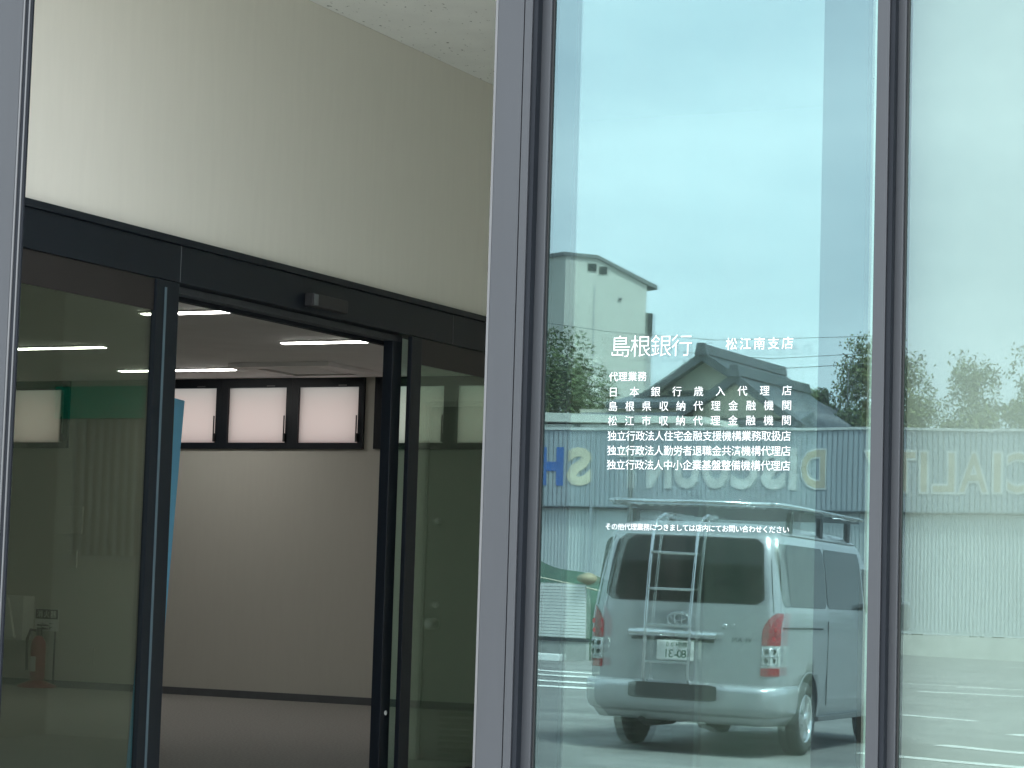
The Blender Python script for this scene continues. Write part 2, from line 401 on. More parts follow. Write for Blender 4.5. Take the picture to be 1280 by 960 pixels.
def pane(name, x0, x1, y, th, z0, z1, m, parent=None):
    b = MB(); b.box(x0, x1, y, y+th, z0, z1, front=(2, 1)); return b.build(name, [M['edge'], M[m]], parent)
p = pane('window_pane', -3.053, -1.9915, 0, .010, -.25, 3.55, 'glass')
tag(p, 'tall reflective glass pane with white Japanese bank lettering, mirroring a silver van', 'window pane')
p = pane('window_pane', -1.9075, 1.2, 0, .010, -.25, 3.55, 'glass_clear')
tag(p, 'pale hazy glass pane at the far right, mirroring the shop wall and bamboo', 'window pane')
b = MB(); b.grid(lambda u, v: (-1.935+u*3.0, .10+.002*math.sin(u*9), .0+v*3.4), 30, 4); b.box(-1.93, 1.16, .08, .15, 3.45, 3.56)  # sheet and roll added behind the glass to veil it with haze
bl = b.build('haze_blind', M['haze_g']); tag(bl, 'pale grey blind added behind the right hand window to haze its glass', 'blind')
b = MB(); b.box(-2.026, -1.985, .042, .16, 0, 3.69); struct(b.build('wall_end_trim', M['trim']))
# sliding leaf parked behind the lettered pane
t = thing('sliding_door', (-2.55, .09, 0), 'open sliding glass door leaf parked behind the lettered pane', 'door')
pane('pane', -3.010+2.55, -2.195+2.55, 0, .010, .1, 3.5, 'glass_leaf', t)
for x0, x1 in ((-3.11, -3.011), (-2.1945, -2.056)):
    b = MB(); b.box(x0+2.55, x1+2.55, -.018, .028, .02, 3.55); b.build('stile', M['door_dk'], t, .002)
b = MB(); b.box(-3.011+2.55, -2.1945+2.55, -.016, .026, .02, .1); b.build('bottom_rail', M['alu'], t)
h = MB(); h.tube([(0, .02, .0), (0, -.022, 0), (0, -.022, -.42), (0, .02, -.42)], .0085, 6)
h2 = h.build('door_handle', M['alu_dk'], t); h2.location = (-3.085+2.55, -.03, .515)

# lettering on its clear film
t = thing('window_lettering', (0, -.002, 0), 'white Japanese bank name and agency list on clear film on the glass', 'lettering')
b = MB(); b.box(-2.862, -2.214, .0008, .0016, 1.190, 1.815)
b.build('film', M['film'], t)
TX0, TX1 = -2.838, -2.247
write_line('lettering', '島根銀行', -2.838, -2.564, 1.7735, .0725, M['film_txt'], t, -.0006, -.012)
write_line('lettering', '松江南支店', -2.460, -2.245, 1.7755, .0385, M['film_txt'], t, -.0006)
write_line('lettering', '代理業務', -2.838, -2.712, 1.6815, .0310, M['film_txt'], t, -.0006)
for z, s in ((1.6345, '日本銀行歳入代理店'), (1.5905, '島根県収納代理金融機関'), (1.5460, '松江市収納代理金融機関'),
             (1.5000, '独立行政法人住宅金融支援機構業務取扱店'), (1.4555, '独立行政法人勤労者退職金共済機構代理店'), (1.4120, '独立行政法人中小企業基盤整備機構代理店')):
    write_line('lettering', s, TX0, TX1, z, .0325, M['film_txt'], t, -.0006, -.006)
write_line('lettering', 'その他代理業務につきましては店内にてお問い合わせください', TX0, TX1, 1.2240, .0222, M['film_txt'], t, -.0006, -.004)

# ------------------------------------------------------------------ inner entrance doors (wall plane x = XW)
t = thing('door_header', (XW, 2.6, 2.25), 'long black automatic door header under the beige wall', 'door header')
b = MB(); b.box(-.11, .012, .34-2.6, 5.0-2.6, .002, .158); b.build('header_box', M['door_dk'], t, .002)
b = MB(); b.box(-.11, .026, .34-2.6, 5.0-2.6, .159, .189); b.build('top_trim', M['door_dk'], t, .002)
b = MB(); b.box(.0125, .0135, 1.562-2.6, 1.566-2.6, .004, .157); b.build('joint', M['base'], t)
b = MB(); b.box(.0125, .0135, 4.05-2.6, 4.054-2.6, .004, .157); b.build('joint', M['base'], t)
s = MB(); s.box(.0125, .06, -.03, .29, .025, .085); se = s.build('sensor', M['plastic'], t, .006)
s = MB(); s.box(.0605, .063, -.025, .012, .03, .08); s.build('sensor_lens', M['base'], se)
b = MB(); b.box(-.105, -.04, 1.572-2.6, 3.60-2.6, -.032, -.003); b.build('track', M['alu'], t)
b = MB(); b.box(-.14, -.107, 1.572-2.6, 3.60-2.6, -.05, -.003); b.build('track_guard', M['alu_dk'], t)

def side_panel(name, y0, y1, x, stiles, label):
    t = thing(name, (XW, y0, 0), label, 'door')
    b = MB(); b.box(x, x+.008, 0, y1-y0, .08, 2.249); b.build('pane', M['glass_in'], t)
    b = MB(); b.box(x+.0085, x+.0125, .0, y1-y0, 2.118, 2.249); b.build('reflection_band', M['brown'], t)  # dark band reflected in the pane, built as a strip of colour
    b = MB(); b.box(x-.02, x+.02, .0, y1-y0, .0, .08); b.build('bottom_rail', M['door_dk'], t)
    for (a, c, xx, hl) in stiles:
        b = MB(); b.box(xx-.013, xx+.012, a-y0, c-y0, .0, 2.249); st = b.build('stile', M['door_dk'], t, .003)
        if hl:
            b = MB(); b.box(xx+.0125, xx+.0145, hl-y0, hl+.015-y0, .0, 2.22); b.build('bevel', M['door_hl'], st)  # pale strip puts the stile's highlight line in as colour
    return t
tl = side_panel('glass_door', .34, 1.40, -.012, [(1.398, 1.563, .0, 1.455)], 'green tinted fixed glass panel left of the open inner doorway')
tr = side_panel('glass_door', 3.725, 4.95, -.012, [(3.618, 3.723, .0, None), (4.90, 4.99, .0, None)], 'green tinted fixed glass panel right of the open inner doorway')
t = thing('sliding_door', (XW-.07, 3.522, 0), 'black framed inner sliding door leaf pushed open to the right', 'door')
b = MB(); b.box(-.028, .028, .0, .093, .02, 2.249); b.build('stile', M['door_dk'], t, .004)
b = MB(); b.box(-.006, .002, .0935, 1.25, .08, 2.249); b.build('pane', M['edge'], t)
b = MB(); b.box(-.028, .028, .0935, 1.25, .02, .08); b.build('bottom_rail', M['door_dk'], t)
b = MB(); b.lathe([(.011, 0), (.012, .004), (.006, .006), (.005, .003)], (.029, .045, .388), 'X', 14); b.build('bolt', M['steel'], t)

# steel service door, pelmet and blind on the lobby's back wall (seen mirrored in the green glass)
t = thing('service_door', (-5.02, 5.5, 0), 'pale steel service door with round knob and louvre at the lobby end', 'door')
b = MB(); b.box(-.44, .36, -.035, -.002, .01, 2.05); b.build('leaf', M['door_gr'], t, .002)
b = MB(); b.box(.361, .385, -.05, -.002, .0, 2.08); b.box(-.47, -.441, -.05, -.002, 0, 2.08); b.box(-.441, .361, -.05, -.002, 2.051, 2.08); b.build('frame', M['grey_wall'], t)
b = MB(); b.lathe([(.034, 0), (.034, -.006), (.013, -.012), (.013, -.035), (.03, -.05), (.034, -.065), (.02, -.078)], (.29, -.036, .79), 'Y', 20); b.build('knob', M['steel'], t)
for z in (.9, 1.385):
    b = MB(); b.lathe([(.02, 0), (.02, -.008), (.008, -.01), (.008, -.02)], (.285, -.036, z), 'Y', 16); b.box(.27, .30, -.06, -.052, z-.008, z+.008); b.build('thumb_turn', M['steel'], t)
b = MB()
for k in range(9): b.prism([(-.3, -.036, .03+k*.034), (-.3, -.055, .022+k*.034), (-.3, -.055, .03+k*.034), (-.3, -.036, .05+k*.034)], (.53, 0, 0))
b.build('louvre', M['door_gr'], t)
t = thing('vertical_blind', (-2.5, 5.5, 0), 'white vertical slat blind under a green pelmet at the lobby end', 'blind')
b = MB(); b.box(-.85, .52, -.06, -.003, 1.99, 2.19); b.build('pelmet', M['green'], t)
b = MB(); b.box(-.2, .42, -.05, -.003, 1.10, 1.125); b.build('sill', M['white'], t)
b = MB()
for k in range(9): b.box(-.03, .03, -.001, .001, 1.13, 1.985, mat=Matrix.Translation((-.16+k*.066, -.03, 0)) @ Matrix.Rotation(R(35), 4, 'Z'))
b.build('slats', M['blind'], t)

# ------------------------------------------------------------------ the banking hall
proto = None
WLAB = {-13.20: 'frosted high window alone at the left, seen through the green glass', -11.60: 'frosted high window partly behind the blue board',
        -10.90: 'frosted high window in the middle of the three in the doorway', -10.20: 'frosted high window at the right end of the three in the doorway',
        -9.40: 'frosted high window seen as a sliver beside the door stile', -8.70: 'frosted high window seen whole through the right green glass',
        -8.00: 'frosted high window cut off by the wide grey mullion'}
for x in (-11.60, -10.90, -10.20, -9.40, -8.70, -8.00, -13.20):
    if proto is None:
        t = thing('high_window', (x, WY, WZ0), 'x', 'window', 'frosted high windows along the back wall')
        b = MB(); b.box(-.012, .687, -.03, .06, .52, .598); b.box(-.012, .687, -.03, .06, .002, .052); b.box(-.012, .055, -.03, .06, .052, .52); b.box(.635, .687, -.03, .06, .052, .52); b.build('frame', M['door_dk'], t)
        b = MB(); b.box(.0555, .6345, -.004, .002, .053, .519); b.build('pane', M['frost'], t)
        b = MB(); b.box(.628, .645, -.055, -.031, .06, .13); b.box(.632, .64, -.06, -.05, .12, .28); b.build('handle', M['plastic'], t)
        b = MB(); b.box(.44, .52, -.033, -.0305, .53, .538); b.build('catch', M['alu_lt'], t)
        proto = t
    else: t = copy_tree(proto); t.location = (x, WY, WZ0)
    t['label'] = WLAB[x]
for (x0, x1, y, lab) in [(-11.20, -10.25, 7.60, 'slim lit ceiling lamp furthest left, seen through green glass'), (-8.64, -7.855, 5.80, 'slim lit ceiling lamp nearest the doors, crossing the left door stile'),
                   (-11.34, -10.23, 9.35, 'slim lit ceiling lamp lowest and nearest the back windows'), (-8.683, -7.83, 7.58, 'slim lit ceiling lamp ending at the right door stile, above the air conditioner')]:
    t = thing('ceiling_light', ((x0+x1)/2, y, 2.70), lab, 'lamp', 'slim ceiling lamps in the hall'); hw = (x1-x0)/2
    b = MB(); b.box(-hw-.015, hw+.015, -.045, .045, -.012, -.001); b.build('housing', M['white'], t)
    b = MB(); b.box(-hw, hw, -.034, .034, -.018, -.0125); b.build('diffuser', M['led'], t)
for (x, y, lab) in [(-9.58, 9.42, 'square ceiling air conditioner above the high windows in the doorway'), (-13.2, 9.35, 'square ceiling air conditioner seen dimly through the left green glass')]:
    t = thing('air_conditioner', (x, y, 2.70), lab, 'air conditioner', 'ceiling air conditioners')
    b = MB()
    for (a, c, d_, e) in ((-.46, .46, -.46, -.30), (-.46, .46, .30, .46), (-.46, -.30, -.30, .30), (.30, .46, -.30, .30)): b.box(a, c, d_, e, -.035, -.001)
    b.build('panel', M['white'], t, .004)
    b = MB(); b.box(-.24, .24, -.24, .24, -.028, -.001); b.build('grille', M['room_ceil'], t)
    b = MB(); b.box(-.299, .299, -.299, .299, -.012, -.002); b.build('slot', M['plastic'], t)
# fire extinguisher, its stand and notice
t = thing('fire_extinguisher', (-12.62, 10.10, 0), 'dark red fire extinguisher on a round base against the back wall', 'fire extinguisher')
b = MB(); b.lathe([(.060, .06), (.066, .075), (.066, .36), (.06, .40), (.035, .435), (.022, .45)], n=20); b.build('cylinder', M['red'], t)
b = MB(); b.lathe([(.17, 0), (.17, .02), (.10, .045), (.07, .06)], n=24); b.build('base', M['red'], t)
b = MB(); b.lathe([(.022, .45), (.026, .46), (.026, .50), (.012, .52)], n=12); b.box(-.02, .11, -.01, .01, .505, .52); b.box(-.02, .10, -.01, .01, .535, .548); b.build('lever', M['black'], t)
b = MB(); b.tube([(-.02, 0, .49), (-.09, 0, .50), (-.125, 0, .42), (-.12, 0, .28), (-.10, -.02, .15)], .013, 8); b.build('hose', M['black'], t)
b = MB(); b.box(-.028, .028, -.0695, -.067, .14, .27); b.build('paper_label', M['white'], t)
t = thing('fire_sign', (-12.605, 10.18, 0), 'small notice naming the fire extinguisher, on a thin post', 'sign')
b = MB(); b.box(-.125, .125, 0, .006, .49, .685); b.build('board', M['white'], t)
b = MB(); b.box(-.12, .12, -.003, -.0005, .595, .68); rb = b.build('panel', M['black'], t)
write_line('lettering', '消火器', -.105, .105, .637, .066, M['white'], t, -.004, .008)
write_line('lettering', 'ここ', -.07, .07, .54, .055, M['black'], t, -.001, .008)
b = MB(); b.tube([(.09, .01, .0), (.09, .01, .49)], .008, 6); b.build('post', M['black'], t)
# wall plates
b = MB(); b.box(-12.55, -12.31, WY-.03, WY-.001, 1.345, 1.585); o = b.build('control_panel', M['grey_wall'], bevel=.004); tag(o, 'square wall mounted control panel on the back wall, behind green glass', 'panel')
b = MB(); b.box(-12.47, -12.36, WY-.016, WY-.001, 1.05, 1.2); o = b.build('light_switch', M['grey_wall'], bevel=.003); tag(o, 'small switch plate below the wall mounted control panel', 'switch')
b = MB(); b.box(-12.22, -12.13, WY-.016, WY-.001, .22, .36); o = b.build('wall_socket', M['grey_wall'], bevel=.003); tag(o, 'low pale wall socket to the right of the fire extinguisher', 'socket')
b = MB(); b.box(-13.35, -12.80, WY-.16, WY-.001, .40, .79); b.prism([(-13.33, WY-.165, .42), (-13.33, WY-.165, .77), (-12.95, WY-.165, .77), (-12.86, WY-.165, .42)], (0, -.03, 0)); o = b.build('reflection_box', M['white'], bevel=.008); tag(o, 'pale reflection built as a box left of the fire extinguisher notice', 'box')  # the pale shape is a reflection in the glass, built as a box
t = thing('notice_board', (-6.6, 2.86, 0), 'tall narrow blue board standing just inside the left door stile', 'board', rot=(R(-4.5), 0, 0))
b = MB(); b.box(-.012, .012, .06, .255, .06, 1.93); b.build('panel', M['blue'], t, .004)
b = MB(); b.box(-.14, .14, .07, .20, .0, .03); b.box(-.03, .03, .09, .18, .031, .059); b.build('foot', M['base'], t)

# ------------------------------------------------------------------ across the car park (seen in the glass)
def V(x, yv, z): return (x, -yv, z)
# discount shop.  s runs along its front from the left of the picture; outward normal faces the bank
A0 = Vector((-30.0565, -57.4895, 0)); SU = Vector((.99919, -.04027, 0)).normalized(); SN = Vector((SU.y*-1, SU.x, 0))
if SN.y < 0: SN = -SN
shop = thing('discount_shop', A0, 'long low grey ribbed shop with big mirrored letters, reflected in the glass', 'shop', rot=(0, 0, math.atan2(SU.y, SU.x)))
# local x = s, local y = towards the bank
sg = 1 if (Matrix.Rotation(math.atan2(SU.y, SU.x), 4, 'Z') @ Vector((0, 1, 0))).dot(SN) > 0 else -1
S0, S1 = -8, 26
b = MB(); b.box(S0, S1, -14, -.05, -.1, 3.4); b.build('wall', M['clad_lo'], shop)
b = MB()
for k in range(int((S1-S0)/.11)): b.box(S0+k*.11, S0+k*.11+.05, -.0495, -.02, .0, 3.33)
b.build('wall_ribs', M['clad_lo'], shop)
b = MB(); b.box(S0, S1, -14, .12, 3.34, 5.66); b.build('parapet', M['clad'], shop)
b = MB()
for k in range(int((S1-S0)/.153)):
    if 0: continue
    b.box(S0+k*.153, S0+k*.153+.115, .1205, .150, 3.36, 5.64)
b.build('parapet_ribs', M['clad'], shop)
b = MB(); b.box(S0, S1, -14.1, .19, 5.661, 5.735); b.build('coping', M['let_w'], shop)
b = MB(); b.box(S0, S1, -.049, .16, 3.29, 3.339); b.build('soffit', M['soffit'], shop)
b = MB(); b.box(S0, S1, -.1, .10, -1.0, -.135); b.build('plinth', M['conc'], shop)
b = MB(); b.box(1.63, 1.69, .1505, .17, -.1, 5.6); b.build('seam', M['clad'], shop)
def letter(ch, s0, s1, z0, z1, mats, lab=None, y=.152):
    root = None
    for k, (m, off, ex) in enumerate(mats):
        me = glyph_mesh(ch, off, 0)
        bm = bmesh.new(); bm.from_mesh(me); bpy.data.meshes.remove(me)
        if k == 0:
            xs_ = [v.co.x for v in bm.verts]; ys_ = [v.co.y for v in bm.verts]; bb = (min(xs_), max(xs_), min(ys_), max(ys_))
        for v in bm.verts:
            uu = (v.co.x-bb[0])/(bb[1]-bb[0]); vv = (v.co.y-bb[2])/(bb[3]-bb[2])
            v.co = Vector((s1+(s0-s1)*uu, y+ex, z0+(z1-z0)*vv))       # reads correctly for someone standing in the car park
        r = bmesh.ops.extrude_face_region(bm, geom=bm.faces[:])
        for g in r['geom']:
            if isinstance(g, bmesh.types.BMVert): g.co.y -= .018 if k == 0 else .010
        for f_ in bm.faces: f_.smooth = False
        bmesh.ops.recalc_face_normals(bm, faces=bm.faces)
        me2 = bpy.data.meshes.new('sign_letter'); bm.to_mesh(me2); bm.free(); me2.materials.append(M[m])
        o = link(bpy.data.objects.new('sign_letter' if k == 0 else 'letter_face', me2), shop if k == 0 else root)
        if k == 0: root = o
    if lab: root['label'] = lab
    return root
BO = .05
for ch, a, c in [('H', -.06, .745), ]: letter(ch, a, c, 3.98, 5.13, [('let_blue', BO, .02)], 'blue letter H')
letter('S', .86, 1.63, 3.98, 5.13, [('let_c', BO, .02)], 'cream letter S')
letter('O', -1.1, -.18, 3.98, 5.13, [('let_c', BO, .02)]); letter('P', -2.0, -1.2, 3.98, 5.13, [('let_blue', BO, .02)])
for ch, a, c in [('T', 2.52, 3.32), ('N', 3.42, 4.17), ('U', 4.26, 5.06), ('O', 5.15, 6.01), ('C', 6.07, 6.88), ('S', 6.96, 7.71), ('I', 7.81, 8.05)]:
    letter(ch, a, c, 3.93, 5.15, [('let_w', BO, .02)])
letter('D', 8.155, 8.965, 3.95, 5.16, [('let_w', BO, .02), ('let_b', BO-.03, .024)], 'beige letter D with pale edge')
for ch, a, c in [('Y', 10.02, 10.78), ('T', 10.86, 11.56), ('I', 11.62, 11.92), ('L', 11.98, 12.70), ('A', 12.72, 13.66), ('I', 13.72, 14.04), ('C', 14.12, 15.0), ('E', 15.1, 15.8), ('P', 15.9, 16.6), ('S', 16.7, 17.5)]:
    letter(ch, a, c, 3.86, 5.10, [('let_w', BO, .02), ('let_b', BO-.04, .024)])
t = thing('thin_post', (-26.9, -56.9, -.9), 'thin dark post standing in front of the shop sign', 'pole')
b = MB(); b.tube([(0, 0, 0), (0, 0, 7.3)], .065, 8); b.build('shaft', M['pole'], t)
b = MB(); b.lathe([(.16, 0), (.16, .25), (.08, .3)], n=12); b.build('footing', M['conc'], t)

# long pale roof behind the shop
t = thing('low_shed', (-31, -63.3, 0), 'long low shed with a white roof edge behind the shop', 'shed')
b = MB(); b.box(-5, 3.6, -6, -.3, -.5, 6.3); b.build('wall', M['apart_sh'], t)
b = MB(); b.prism([(-5.4, 0, 6.42), (-5.4, 0, 6.78), (3.9, 0, 6.5), (3.9, 0, 6.3)], (0, -6.6, 0)); b.build('roof', M['apart'], t)
for k in range(5):
    b = MB(); b.box(-4+k*1.6, -3.8+k*1.6, -.299, -.2, 5.2, 6.29); b.build('post', M['pole'], t)

# white sided enclosure at the left, on a block wall
t = thing('white_fence', (-20.0, -35, 0), 'white horizontally ribbed fence panel on a block wall, left of the van', 'fence')
b = MB(); b.box(-4, 1.50, -.06, -.01, -.03, 1.03); b.build('panel', M['block'], t)
b = MB()
for k in range(17): b.box(-4, 1.50, -.0095, .012, -.012+k*.061, .037+k*.061)
b.build('slats', M['siding'], t)
b = MB(); b.box(-4, 1.56, -.10, .05, -.09, -.035); b.build('capping', M['soffit'], t)
b = MB(); b.box(-4, 1.54, -.12, .03, -.6, -.0905); b.build('block_wall', M['block'], t)
t = thing('tarpaulin', (-20.2, -36.5, -.5), 'dark green tarpaulin slung over a heap behind the white fence', 'tarpaulin')
b = MB()
b.grid(lambda u, v: (-2+u*3.75, 1.2-v*2.6, (1-abs(v-.5)*.8)*(2.35-.85*u+.25*(1-u)**2+.05*math.sin(u*14+v*5))*1.02 if 0 < v < 1 else 0), 30, 10)
b.build('sheet', M['tarp'], t)
b = MB(); b.tube([(-1.8, 1.1, 2.0), (0, 1.0, 1.72), (1.7, .95, 1.42)], .016, 6); b.build('rope', M['let_c'], t)
b = MB(); b.grid(lambda u, v: (.20*math.cos(u*6.283)*math.sin(v*3.1416)*(1+.1*math.sin(u*19)), .2*math.sin(u*6.283)*math.sin(v*3.1416), .115*math.cos(v*3.1416)*(1+.1*math.sin(u*12))), 20, 12)
o = b.build('tan_sack', M['tan']); o.location = (-18.47, -35.03, 1.135); tag(o, 'round tan sack resting on the right end of the white fence', 'sack')
for i, x in enumerate((-19.25, -18.55)):
    b = MB(); b.prism([(-.3, -.09, 0), (-.3, .09, 0), (-.27, .06, .14), (-.27, -.06, .14)], (.58, 0, 0)); o = b.build('parking_stop', M['siding'], bevel=.02); o.location = (x, -33.4, gz(x, -33.4))
    tag(o, ['white parking stop at the left foot of the block wall', 'white parking stop beside the van, at the right foot of the block wall'][i], 'parking stop', 'white parking stops by the block wall')

# apartment block
t = thing('apartment_block', V(-53.97, 110.6, 0), 'tall cream apartment block with sloping roof, behind the left tree', 'apartment block')
def AP(x, yv, z): return (x+53.97, -(yv-110.6), z)
pf = [AP(-53.97, 110.6, -1), AP(-53.97, 110.6, 19.25), AP(-52.3, 111.42, 19.12), AP(-49.88, 112.7, 17.75), AP(-49.88, 112.7, -1)]
b = MB(); b.prism(pf, (-7.5, -4.0, 0)); ww = b.build('wall', M['apart'], t)
b = MB(); b.prism([AP(-54.05, 110.45, 19.26), AP(-54.05, 110.45, 19.46), AP(-52.3, 111.3, 19.34), AP(-49.3, 112.85, 17.72), AP(-49.3, 112.85, 17.5), AP(-52.3, 111.3, 19.14)], (-8.2, -4.4, 0)); b.build('roof', M['apart_rf'], t)
fd = Vector((4.09, -2.1, 0)).normalized(); fnn = Vector((fd.y*-1, fd.x, 0)); fnn = fnn if fnn.y > 0 else -fnn
def facebox(s0, s1, z0, z1, y0, y1):
    Mx = Matrix(((fd.x, fnn.x, 0, 0), (fd.y, fnn.y, 0, 0), (0, 0, 1, 0), (0, 0, 0, 1)))
    b = MB(); b.box(s0, s1, y0, y1, z0, z1, mat=Mx); return b
facebox(1.25, 1.75, 18.45, 18.85, .003, .05).build('vent', M['void'], t)
facebox(1.9, 2.35, 18.3, 18.7, .003, .05).build('vent', M['void'], t)
facebox(3.0, 3.2, 16.9, 17.0, .003, .08).build('bracket', M['apart_rf'], t)
b = facebox(1.62, 1.70, 3, 17.6, .003, .03); b.build('downpipe', M['apart_sh'], t)
facebox(4.62, 5.0, 14.9, 16.2, -1.2, .05).build('landing', M['void'], t)
facebox(4.62, 4.95, 4.0, 14.85, -1.0, .0).build('stair_tower', M['apart_sh'], t)

# tiled house
t = thing('tiled_house', V(-29.0, 70, 0), 'traditional house with grey tiled gables and cream plaster, behind the shop', 'house')
def HP(x, yv, z): return Vector((x+29.0, -(yv-70), z))
def gable_roof(px, y0, y1, z, hl, dl, hr, dr, th, nm='roof'):
    """ridge from (px,y0,z) away to y1; left/right half widths and drops"""
    b = MB()
    for sx, dz in ((-hl, dl), (hr, dr)):
        b.prism([HP(px, y0, z), HP(px+sx*.5, y0, z-dz*.54), HP(px+sx, y0, z-dz), HP(px+sx, y0, z-dz-th), HP(px+sx*.5, y0, z-dz*.54-th), HP(px, y0, z-th)], (0, -(y1-y0), 0))
        n = int((y1-y0)/.32)
        for k in range(n):                                            # tile rolls
            yy = y0+.1+k*(y1-y0)/n
            b.tube([HP(px, yy, z+.0), HP(px+sx*.5, yy, z-dz*.54+.0), HP(px+sx, yy, z-dz+.0)], .055, 6)
    rf = b.build(nm, M['kawara'], t)
    b = MB(); b.prism([HP(px-.20, y0-.15, z-.05), HP(px-.13, y0-.15, z+.30), HP(px+.13, y0-.15, z+.30), HP(px+.20, y0-.15, z-.05)], (0, -(y1-y0)-.2, 0)); b.prism([HP(px-.24, y0-.22, z-.1), HP(px-.14, y0-.22, z+.33), HP(px+.14, y0-.22, z+.33), HP(px+.24, y0-.22, z-.1)], (0, -.18, 0)); b.build('ridge', M['kaw_rg'], rf)
    b = MB()
    for sx, dz in ((-hl, dl), (hr, dr)):
        b.prism([HP(px, y0-.12, z+.06), HP(px+sx*.5, y0-.12, z-dz*.54+.06), HP(px+sx, y0-.12, z-dz+.06), HP(px+sx, y0-.12, z-dz-.22), HP(px+sx*.5, y0-.12, z-dz*.54-.24), HP(px, y0-.12, z-.3)], (0, -.115, 0))
    b.build('bargeboard', M['kaw_rg'], rf)
gable_roof(-29.74, 69.75, 78.3, 9.30, 3.0, 1.95, 3.2, 1.95, .16)
gable_roof(-27.33, 66.6, 74.0, 8.20, 2.0, 1.30, 2.5, 1.75, .16)
b = MB(); b.prism([HP(-32.3, 70.35, 0), HP(-32.3, 70.35, 7.4), HP(-29.74, 70.35, 9.1), HP(-27.0, 70.35, 7.4), HP(-27.0, 70.35, 0)], (0, -7.5, 0)); b.build('wall', M['plaster'], t)
b = MB(); b.prism([HP(-29.0, 67.1, 0), HP(-29.0, 67.1, 7.0), HP(-27.33, 67.1, 8.0), HP(-25.3, 67.1, 6.5), HP(-25.3, 67.1, 0)], (0, -3.2, 0)); b.build('wall', M['plaster'], t)
b = MB(); b.prism([HP(-32.7, 68.2, 7.42), HP(-32.7, 71.5, 8.05), HP(-32.7, 71.5, 7.85), HP(-32.7, 68.2, 7.2)], (3.2, 0, 0)); b.build('lower_roof', M['kawara'], t)
b = MB(); b.prism([HP(-33.6, 66.4, 6.55), HP(-33.6, 68.1, 7.05), HP(-33.6, 68.1, 6.85), HP(-33.6, 66.4, 6.30)], (8.6, 0, 0)); b.build('lower_roof', M['kawara'], t)
b = MB(); b.box(-4.8, .2, -2.2, 1.6, 0, 7.2); b.build('lower_wall', M['plaster'], t)
b = MB(); b.box(-31.2+29, -28.3+29, -.34, -.28, 7.85, 7.98); b.build('tie_beam', M['kaw_rg'], t)
t = thing('tv_aerial', V(-25.9, 74.5, 7.9), 'small television aerial on the right end of the tiled roof', 'aerial')
b = MB(); b.tube([(0, 0, -1.2), (0, 0, 1.1)], .025, 6); b.build('mast', M['pole'], t)
b = MB()
for k in range(6): b.tube([(-.25+k*.1, -.2, .75-.06*k), (-.25+k*.1, .2, .75-.06*k)], .012, 5)
b.tube([(-.3, 0, .78), (.3, 0, .44)], .015, 5); b.build('elements', M['pole'], t)
# overhead lines
for i, (pts, lab) in enumerate([([(-48, -88, 13.3), (-42, -89, 12.4), (-37, -90, 12.05), (-30, -92, 12.3)], 'overhead wire sagging across the cream apartment block'),
            ([(-33, -76, 10.0), (-29.5, -76.5, 9.75), (-26, -77, 9.95), (-24.8, -78.5, 10.1)], 'upper overhead wire beside the tiled house ridge'),
            ([(-33, -76, 9.6), (-29.5, -76.5, 9.35), (-26, -77, 9.55), (-24.8, -78.5, 9.7)], 'lower overhead wire beside the tiled house ridge')]):
    b = MB(); b.tube(pts, .013, 5); o = b.build('overhead_wire', M['pole']); tag(o, lab, 'wire')

